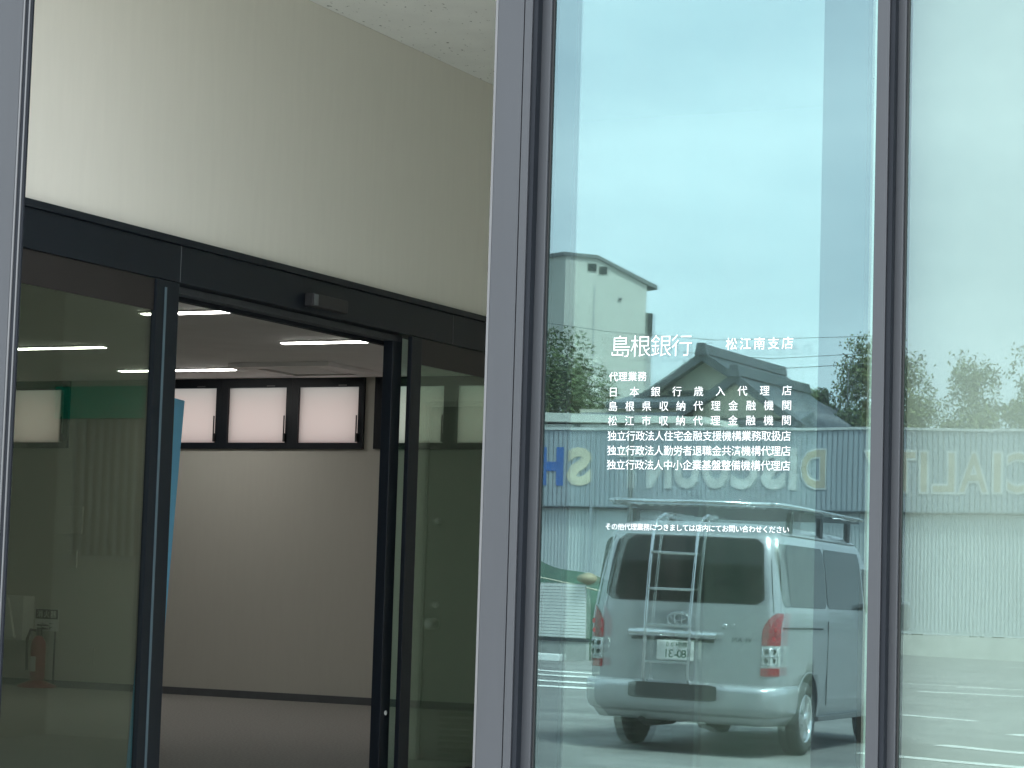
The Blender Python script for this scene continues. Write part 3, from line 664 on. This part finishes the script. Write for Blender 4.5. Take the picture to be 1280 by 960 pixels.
# ------------------------------------------------------------------ trees
def leafball(bm_, c, rx, ry, rz, n, size, rnd, hollow=.35, droop=0.):
    for _ in range(n):
        while True:
            q = Vector((rnd.uniform(-1, 1), rnd.uniform(-1, 1), rnd.uniform(-1, 1)))
            if hollow < q.length < 1: break
        p = Vector((c[0]+q.x*rx, c[1]+q.y*ry, c[2]+q.z*rz))
        a = Vector((rnd.gauss(0, 1), rnd.gauss(0, 1), rnd.gauss(0, .7)-droop)).normalized(); bb = a.cross(Vector((rnd.gauss(0, 1), rnd.gauss(0, 1), rnd.gauss(0, 1)))).normalized()
        s = size*rnd.uniform(.6, 1.4)
        vs = [bm_.verts.new(p + a*s*k + bb*s*.42*m) for k, m in ((-1, 0), (0, 1), (1, 0), (0, -1))]
        bm_.faces.new(vs)
def tree(name, x, y, top, rx, rz, label, cat, leaf, seed, kind='round', n=2600, size=.13, group=None, petals=0):
    rnd = random.Random(seed); z0 = gz(x, y)-.1
    t = thing(name, (x, y, z0), label, cat, group); H = top-z0; n = int(n*1.7); size *= .76
    b = MB()
    cz = H-rz
    if kind == 'bamboo':
        for k in range(7):
            a = rnd.uniform(0, 6.28); q = rnd.uniform(.1, .5)
            b.tube([(math.cos(a)*q, math.sin(a)*q, 0), (math.cos(a)*q*1.1, math.sin(a)*q*1.1, H*.55), (math.cos(a)*(q+rx*.12), math.sin(a)*(q+rx*.12), H*.72), (math.cos(a)*(q+rx*.35), math.sin(a)*(q+rx*.35), H*.84)], .05, 6, .012)
    else:
        b.tube([(0, 0, 0), (.1, .05, H*.35), (0, .1, H*.75)], .22, 8, .07)
        for k in range(6):
            a = k*1.05+rnd.uniform(-.3, .3); h0 = H*rnd.uniform(.35, .6)
            b.tube([(0, 0, h0), (math.cos(a)*rx*.5, math.sin(a)*rx*.5, h0+H*.14), (math.cos(a)*rx*.8, math.sin(a)*rx*.8, h0+H*.24)], .08, 6, .02)
    b.build('trunk', M['bark'], t)
    c = MB(); K = 16 if kind == 'round' else 34
    for k in range(K):
        if kind == 'bamboo':
            # one arching plume of drooping leaves
            a = rnd.uniform(0, 6.28); h0 = H-rz*.25-2*rz*rnd.uniform(.0, 1)**1.3*.9; ln = rx*rnd.uniform(.5, 1.25); rise = rz*rnd.uniform(.15, .45)
            for q_ in range(n//K):
                u_ = rnd.uniform(.0, 1); r_ = ln*u_; zz = h0+rise*math.sin(u_*2.4)-.35*rz*u_*u_*u_
                sg = .10+.16*math.sin(min(1, u_*1.2)*3.0)
                cc = (math.cos(a)*r_+rnd.gauss(0, sg), math.sin(a)*r_+rnd.gauss(0, sg), zz+rnd.gauss(0, sg*.7)-abs(rnd.gauss(0, .08)))
                leafball(c.bm, cc, .02, .02, .02, 1, size, rnd, 0., .9)
        else:
            a = rnd.uniform(0, 6.28); e = rnd.uniform(-1, 1); q = math.sqrt(max(0, 1-e*e))*rnd.uniform(.45, .78)
            cc = (math.cos(a)*q*rx, math.sin(a)*q*rx, cz+e*rz*.70); sr = rnd.uniform(.30, .48)
            leafball(c.bm, cc, sr*rx, sr*rx, sr*rz, n//K, size, rnd, .3)
    c.build('crown', M[leaf], t, recalc=False)
    if petals:
        c = MB()
        for k in range(petals):
            a = rnd.uniform(-1.2, 1.6); e = rnd.uniform(-.6, .6)
            leafball(c.bm, (math.cos(a)*rx*.95, math.sin(a+1.57)*rx*.8, cz+e*rz), .14, .14, .10, 12, .07, rnd, 0)
        c.build('blossom', M['petal'], t, recalc=False)
    return t
tree('broadleaf_tree', -36.9, -73.2, 10.45, 2.6, 2.6, 'dense green tree with white blossom in front of the cream apartment block', 'tree', 'leaf', 3, n=5200, size=.12, petals=14)
tree('bamboo_clump', -26.3, -77.9, 10.45, 1.25, 2.6, 'feathery bamboo clump just left of the right hand mullion', 'bamboo', 'leaf2', 11, 'bamboo', 3600, .095, 'bamboo above the shop roof')
tree('bamboo_clump', -25.1, -78.9, 10.2, 1.1, 1.9, 'arching bamboo clump just right of the right hand mullion', 'bamboo', 'leaf2', 12, 'bamboo', 2600, .095, 'bamboo above the shop roof')
tree('bamboo_clump', -22.6, -79.9, 9.95, 1.3, 2.0, 'tall drooping bamboo clump in the middle of the right hand pane', 'bamboo', 'leaf2', 15, 'bamboo', 3200, .095, 'bamboo above the shop roof')
tree('bamboo_clump', -20.3, -80.6, 10.3, 1.8, 2.6, 'thick bamboo clump at the right edge of the glass', 'bamboo', 'leaf2', 19, 'bamboo', 4200, .095, 'bamboo above the shop roof')
tree('young_tree', -27.9, -77.3, 8.75, .8, 1.2, 'small bushy tree at the foot of the tiled roof', 'tree', 'leaf', 22, n=1500, size=.09)
tree('hedge_tree', -25.9, -74.6, 7.75, 1.5, 1.2, 'low bushy tree under the bamboo left of the mullion', 'tree', 'leaf', 25, n=2200, size=.10, group='bushy trees behind the shop roof')
tree('hedge_tree', -23.4, -75.2, 8.25, 1.8, 1.4, 'pale bushy tree just right of the mullion above the shop roof', 'tree', 'leaf3', 26, n=2600, size=.10, group='bushy trees behind the shop roof')
tree('hedge_tree', -20.6, -75.8, 8.2, 1.9, 1.4, 'pale bushy tree in the middle of the right hand pane', 'tree', 'leaf3', 27, n=2600, size=.10, group='bushy trees behind the shop roof')
tree('hedge_tree', -18.0, -76.2, 8.9, 2.0, 1.7, 'pale bushy tree at the right edge of the glass', 'tree', 'leaf3', 28, n=2800, size=.10, group='bushy trees behind the shop roof')

c = MB(); rnd = random.Random(5)
for k in range(46):
    leafball(c.bm, (-2.5+k*.8, -66+rnd.uniform(-3, 3), rnd.uniform(.4, 3.4)), 1.3, 1.2, 1.3, 120, .22, rnd, .2)
o = c.build('tree_line', M['leaf'], recalc=False); tag(o, 'dark low tree line beyond the far end of the shop', 'tree line'); o['kind'] = 'stuff'

# ------------------------------------------------------------------ the van (local: x to its right, y forward, z up)
vh = R(3.44)
van = thing('van', (-7.284, -11.778, gz(-7.284, -11.778)), 'silver high window van with rear ladder and roof rack, reflected in the lettered glass', 'van', rot=(R(-.65), R(-.86), math.pi-vh))
LV = [(.27, .07, 4.54, .77), (.33, .035, 4.62, .815), (.50, .02, 4.67, .838), (.70, .012, 4.68, .846), (.90, .012, 4.62, .848), (1.08, .016, 4.46, .846), (1.18, .026, 4.33, .838),
      (1.30, .045, 4.15, .824), (1.45, .072, 3.93, .806), (1.60, .10, 3.72, .788), (1.74, .138, 3.52, .768), (1.84, .18, 3.38, .746), (1.90, .225, 3.28, .715), (1.94, .30, 3.18, .665), (1.965, .42, 3.05, .58), (1.978, .7, 2.7, .38)]
def vlev(z):
    for a, c in zip(LV, LV[1:]):
        if z <= c[0]:
            k = max(0, (z-a[0])/(c[0]-a[0])); return tuple(a[i]+(c[i]-a[i])*k for i in range(1, 4))
    return LV[-1][1:]
RC, FC = .13, .30
def rear_y(x, z):
    yr, yf, hw = vlev(z); ax = abs(x); y = yr+.035*(ax/hw)**2
    if ax > hw-RC: q = min(1, (ax-(hw-RC))/RC); y += RC*(1-math.sqrt(max(0, 1-q*q)))
    return y
def vring(z):
    yr, yf, hw = vlev(z); P = []
    for i in range(9): x = -(hw-RC)+(hw-RC)*2*i/8; P.append((x, yr+.035*(x/hw)**2))
    for i in range(1, 7): a = i/6*math.pi/2; x = hw-RC+RC*math.sin(a); P.append((x, yr+.035*(x/hw)**2+RC*(1-math.cos(a))))
    y0 = P[-1][1]; ye = yf-.10-FC
    for i in range(1, 25): P.append((hw, y0+(ye-y0)*i/24))
    for i in range(1, 7): a = i/6*math.pi/2; P.append((hw-FC+FC*math.cos(a), ye+FC*math.sin(a)))
    front = [(-x, y) for x, y in P[-31:]][::-1]
    n0 = hw-FC
    for i in range(1, 8): x = n0-2*n0*i/8; P.append((x, ye+FC+.10*(1-(x/n0)**2)))
    P += front
    left = [(-x, y) for x, y in P[8:15]][::-1]
    return P, left
b = MB(); rings = []
for lv in LV:
    P, left = vring(lv[0]); full = P + left[1:-1]
    rings.append([b.bm.verts.new((x, y, lv[0])) for x, y in full])
n = len(rings[0])
for A, B in zip(rings, rings[1:]):
    for k in range(n):
        f = b._f([A[k], A[(k+1) % n], B[(k+1) % n], B[k]])
        if f: f.smooth = True
b._f(rings[0][::-1]); f = b._f(rings[-1]); f.smooth = True
body = b.build('body', M['van'], van)
cut = MB()
for yy in (1.03, 3.60):
    for sx in (-1, 1): cut.lathe([(.395, sx*.55), (.395, sx*.95)], (0, yy, .33), 'X', 40)
cb = cut.build('cutter', M['plastic'])
md = body.modifiers.new('arches', 'BOOLEAN'); md.operation = 'DIFFERENCE'; md.object = cb; md.solver = 'EXACT'
cb.parent = van
bpy.context.view_layer.update(); dg = bpy.context.evaluated_depsgraph_get()
nm = bpy.data.meshes.new_from_object(body.evaluated_get(dg)); body.modifiers.clear(); body.data = nm
nm.materials.clear(); nm.materials.append(M['van']); nm.materials.append(M['plastic'])
for pl_ in nm.polygons:                                              # inside of the wheel wells is dark
    c_ = pl_.center
    for yy in (1.03, 3.60):
        if (c_.y-yy)**2+(c_.z-.33)**2 < .392**2 and .54 < abs(c_.x) < .90 and (abs(pl_.normal.x) < .5 or abs(c_.x) < .6): pl_.material_index = 1
        if max(math.hypot(nm.vertices[v].co.y-yy, nm.vertices[v].co.z-.33) for v in pl_.vertices) < .402 and abs(c_.x) > .54 and abs(c_.x) < .9: pl_.material_index = 1
bpy.data.objects.remove(cb)
def patch(name, m, fn, x0, x1, z0, z1, rr=.25, nu=14, nv=12, parent=van, asp=1.):
    """rounded patch; fn(a,z) gives the point on the body"""
    b = MB()
    def g(u, v):
        vv = 2*v-1; rz = rr; k = 1
        if abs(vv) > 1-rz: q = (abs(vv)-(1-rz))/rz; k = 1-asp*rr*(1-math.sqrt(max(0, 1-q*q)))
        uu = (2*u-1)*k; return fn((x0+x1)/2+(x1-x0)/2*uu, z0+(z1-z0)*v)
    b.grid(g, nu, nv); return b.build(name, m, parent)
rear = lambda off: (lambda x, z: (x, rear_y(x, z)-off, z))
def rw(x, z):                                                        # rear window narrows upwards with the body
    k = vlev(z)[2]/.838; return (x*k, rear_y(x*k, z)-.006, z)
patch('rear_window', M['van_dk'], rw, -.70, .70, 1.285, 1.825, .28, asp=.35)
def rwf(x, z): k = vlev(z)[2]/.838; return (x*k, rear_y(x*k, z)-.003, z)
patch('window_seal', M['plastic'], rwf, -.718, .718, 1.272, 1.838, .28, asp=.35)
for sx in (-1, 1):
    side = lambda off, sx=sx: (lambda y, z: (sx*(vlev(z)[2]+off), y, z))
    patch('side_window', M['van_dk'], side(.004), .20, 1.62, 1.27, 1.80, .22, asp=.35)
    patch('side_window', M['van_dk'], side(.004), 1.655, 2.95, 1.27, 1.80, .22, asp=.35)
    patch('side_window', M['van_dk'], side(.004), 3.02, 3.62, 1.25, 1.66, .2, asp=.5)
    # tail lamp wraps round the corner
    def tl(a, z, sx=sx, off=.010): return (sx*a, rear_y(a, z)-off, z)
    lamp = None
    for nm, m, z0, z1, rr in (('tail_light', 'lamp_r', .945, 1.215, .35), ('reversing_lens', 'lamp_w', .765, .942, .08), ('lower_lens', 'lamp_r', .695, .762, .2)):
        b = MB()
        def g(u, v, z0=z0, z1=z1, rr=rr):
            a0 = .70 + (.10*max(0, (v-.35)/.65)**2 if nm == 'tail_light' else 0); return tl(a0+(.838-a0)*u, z0+(z1-z0)*v)
        b.grid(g, 10, 8); o = b.build(nm, M[m], van if lamp is None else lamp); lamp = lamp or o
    b = MB()
    for zz in (.79, .86, .92):
        b.tube([tl(a_, zz, off=.012) for a_ in (.712, .76, .80, .832)], .0045, 5)
    for a_ in (.712, .77, .826): b.tube([tl(a_, zz, off=.012) for zz in (.775, .86, .935)], .0045, 5)
    b.build('lens_ribs', M['chrome'], lamp)
    for a_, zz in ((.742, .825), (.80, .825), (.742, .895), (.80, .895)):
        b = MB(); b.tube([tl(a_, zz, off=.009), tl(a_, zz, off=.013)], .020, 10); b.build('reflector', M['plastic'], lamp)
    for a_, zz in ((.79, 1.0), (.80, 1.08)):
        b = MB(); b.tube([tl(a_, zz, off=.008), tl(a_, zz, off=.013)], .022, 12); b.build('bulb', M['lamp_r2'], lamp)
    b = MB(); b.tube([(sx*.80, 3.62, 1.18), (sx*1.0, 3.66, 1.22)], .02, 6); mr_ = b.build('mirror', M['van'], van)
    b = MB(); b.box(sx*1.02-.09, sx*1.02+.09, 3.60, 3.72, 1.10, 1.38); b.build('mirror_housing', M['van'], mr_, .035)
    # slide rail, side seams, sill
    b = MB(); b.box(min(sx*.846, sx*.853), max(sx*.846, sx*.853), .16, 1.45, 1.085, 1.10); b.build('slide_rail', M['plastic'], van)
    b = MB(); b.box(min(sx*.843, sx*.850), max(sx*.843, sx*.850), 1.635, 1.642, .42, 1.16); b.build('panel_gap', M['plastic'], van)
    b = MB(); b.box(min(sx*.79, sx*.842), max(sx*.79, sx*.842), 1.42, 3.2, .285, .325); b.build('sill', M['alu_lt'], van)
    b = MB(); b.tube([(sx*(vlev(z)[2]-.055), rear_y(vlev(z)[2]-.055, z)-.0015, z) for z in (1.22, 1.4, 1.6, 1.8, 1.88)], .004, 4); b.build('tailgate_gap', M['plastic'], van)
    # wheel arch lip
    for yy in (1.03, 3.60):
        b = MB(); b.tube([(sx*(vlev(.33+.385*math.sin(a))[2]+.004), yy+.385*math.cos(a), .33+.385*math.sin(a)) for a in [R(-2+k*9.2) for k in range(21)]], .006, 6); b.build('arch_lip', M['van'], van)
        wt = MB(); s_ = sx
        wt.lathe([(.20, s_*.665), (.275, s_*.66), (.308, s_*.675), (.315, s_*.70), (.315, s_*.80), (.306, s_*.825), (.27, s_*.842), (.205, s_*.836), (.20, s_*.79)], (0, yy, .315), 'X', 40)
        whl = wt.build('wheel', M['tyre'], van)
        rm = MB(); rm.lathe([(.204, s_*.80), (.208, s_*.838), (.198, s_*.842), (.188, s_*.825), (.18, s_*.80)], (0, yy, .315), 'X', 36)
        rm.lathe([(.06, s_*.80), (.062, s_*.838), (.045, s_*.848), (.01, s_*.85)], (0, yy, .315), 'X', 18)
        for k in range(6):
            a = k*math.pi/3; c_, q_ = math.cos(a), math.sin(a); w_ = .036
            rm.prism([(s_*.838, yy+c_*.05-q_*w_, .315+q_*.05+c_*w_), (s_*.838, yy+c_*.05+q_*w_, .315+q_*.05-c_*w_), (s_*.826, yy+c_*.19+q_*w_*1.25, .315+q_*.19-c_*w_*1.25), (s_*.826, yy+c_*.19-q_*w_*1.25, .315+q_*.19+c_*w_*1.25)], (-s_*.025, 0, 0))
        rm.build('rim', M['chrome'], whl)
        rm = MB(); rm.lathe([(.195, s_*.70), (.195, s_*.79)], (0, yy, .315), 'X', 30); rm.build('hub', M['plastic'], whl)
# bumper
def bump_ring(z, off, hw):
    P = []
    for i in range(21):
        x = -hw+2*hw*i/20; q = abs(x)/hw; P.append((x, -off+.03*q*q+.13*max(0, (q-.84)/.16)**2))
    P = [(-hw-.004, .66)] + P + [(hw+.004, .66), (hw-.06, .66), (-hw+.06, .66)]
    return P
b = MB(); rings = []
for z, off, hw in ((.335, .0, .80), (.36, .045, .838), (.42, .066, .856), (.53, .072, .860), (.575, .066, .858), (.60, .035, .852), (.605, .0, .84)):
    rings.append([b.bm.verts.new((x, y, z)) for x, y in bump_ring(z, off, hw)])
n = len(rings[0])
for A, B in zip(rings, rings[1:]):
    for k in range(n):
        f = b._f([A[k], A[(k+1) % n], B[(k+1) % n], B[k]])
        if f and k < 20: f.smooth = True
b._f(rings[0][::-1]); b._f(rings[-1]); bumper = b.build('bumper', M['van'], van)
def bf(x, z): q = abs(x)/.86; return (x, -.078+.03*q*q, z)
patch('step_pad', M['plastic'], bf, -.36, .42, .455, .592, .3, parent=bumper, asp=.5)
b = MB(); b.box(-.60, .60, .4, 4.2, .25, .34); b.build('underbody', M['plastic'], van)
b = MB(); b.tube([(-.66, 1.03, .30), (.66, 1.03, .30)], .045, 10); b.lathe([(.13, -.12), (.15, 0), (.13, .12)], (0, 1.03, .31), 'X', 16); b.build('axle', M['plastic'], van)
b = MB(); b.tube([(.35, .25, .27), (.35, .9, .27)], .07, 12); b.tube([(.33, .02, .27), (.34, .3, .27)], .025, 8); b.build('exhaust', M['plastic'], van)
# plate, garnish, emblem, ladder
t_ = lambda x, z, off: (x, rear_y(x, z)-off, z)
b = MB(); b.box(-.125, .205, rear_y(0, .87)-.028, rear_y(0, .87)-.018, .785, .95); pl = b.build('number_plate', M['plate'], van, .004)
yp = rear_y(0, .87)-.0295
write_line('lettering', '島根400', -.07, .15, .918, .05, M['plate_g'], pl, yp, .006)
write_line('lettering', 'る', -.112, -.062, .845, .055, M['plate_g'], pl, yp, .008)
write_line('lettering', '80-31', -.062, .195, .843, .098, M['plate_g'], pl, yp, .015)
b = MB()
b.grid(lambda u, v: (-.32+.78*u, rear_y(-.32+.78*u, 1.0)-.012-.03*math.sin(v*3.14), .972+.065*v), 16, 6); b.build('garnish', M['chrome'], van)
b = MB(); b.grid(lambda u, v: (-.30+.74*u, rear_y(-.30+.74*u, .96)-.006, .945+.026*v), 12, 2); b.build('handle_recess', M['plastic'], van)
b = MB()
def ell(cx, cz, rx, rz, r):
    b.tube([(cx+rx*math.cos(a), rear_y(cx, cz)-.012, cz+rz*math.sin(a)) for a in [k*math.pi/12 for k in range(25)]], r, 6, cap=False)
ell(.035, 1.125, .095, .062, .008); ell(.035, 1.125, .035, .058, .006); ell(.035, 1.148, .068, .030, .006); b.build('emblem', M['chrome'], van)
b = MB(); b.lathe([(.022, 0), (.022, -.01), (.008, -.012)], (-.385, rear_y(.385, 1.09), 1.09), 'Y', 14); b.build('lock', M['chrome'], van)
write_line('badge', 'VIAN', -.62, -.44, .985, .055, M['plastic'], van, rear_y(.53, .985)-.004, .01)
lad = MB()
for x in (.285, -.105):
    lad.tube([(x, .55, 2.0), (x, .30, 2.015), (x, .12, 1.97), (x, .035, 1.86), (x, -.04, 1.5), (x, -.085, 1.15), (x, -.095, .65), (x, -.06, .60), (x, .02, .60)], .016, 8)
ladder = lad.build('ladder', M['chrome'], van)
for z in (1.68, 1.375, 1.07, .765):
    b = MB(); yy = -.04-.045*(1.5-z)/.35 if z > 1.15 else -.09
    yy = max(-.093, yy); b.box(-.105, .285, yy-.016, yy+.016, z-.011, z+.011); b.build('rung', M['chrome'], ladder, .003)
for sx in (-1, 1):
    b = MB(); b.tube([(sx*(vlev(1.885)[2]+.004), yy, 1.885) for yy in (.42, 1.2, 2.0, 2.9)], .011, 6); b.build('drip_rail', M['van'], van)
rk = MB()
for sx in (-1, 1): rk.tube([(sx*.70, .16, 2.125), (sx*.775, .26, 2.125), (sx*.775, 3.0, 2.125)], .018, 8)
rk.tube([(-.70, .16, 2.125), (.70, .16, 2.125)], .018, 8); rk.tube([(-.775, 3.0, 2.125), (.775, 3.0, 2.125)], .018, 8)
rack = rk.build('roof_rack', M['chrome'], van)
for k in range(9):
    b = MB(); yy = .3+k*.33; b.box(-.765, .765, yy-.012, yy+.012, 2.088, 2.102); b.build('crossbar', M['alu_lt'], rack)
b = MB()
for k in range(14): b.box(-.66+k*.1, -.625+k*.1, .15, .19, 2.085, 2.10)
b.build('roller_studs', M['chrome'], rack)
for sx in (-1, 1):
    for yy in (.75, 1.75, 2.75):
        b = MB(); b.box(sx*.70-.02, sx*.70+.02, yy-.05, yy+.05, 1.90, 2.08); b.build('foot', M['plastic'], rack, .006)

# ------------------------------------------------------------------ render settings
sc.render.engine = 'CYCLES'
cy = sc.cycles; cy.max_bounces = 14; cy.transparent_max_bounces = 32; cy.glossy_bounces = 8; cy.diffuse_bounces = 5; cy.transmission_bounces = 8
cy.use_denoising = True; cy.sample_clamp_indirect = 8; cy.caustics_reflective = False; cy.caustics_refractive = False
vs = sc.view_settings; vs.view_transform = 'Standard'; vs.look = 'None'; vs.exposure = 2.46; vs.gamma = 1
vs.use_curve_mapping = False
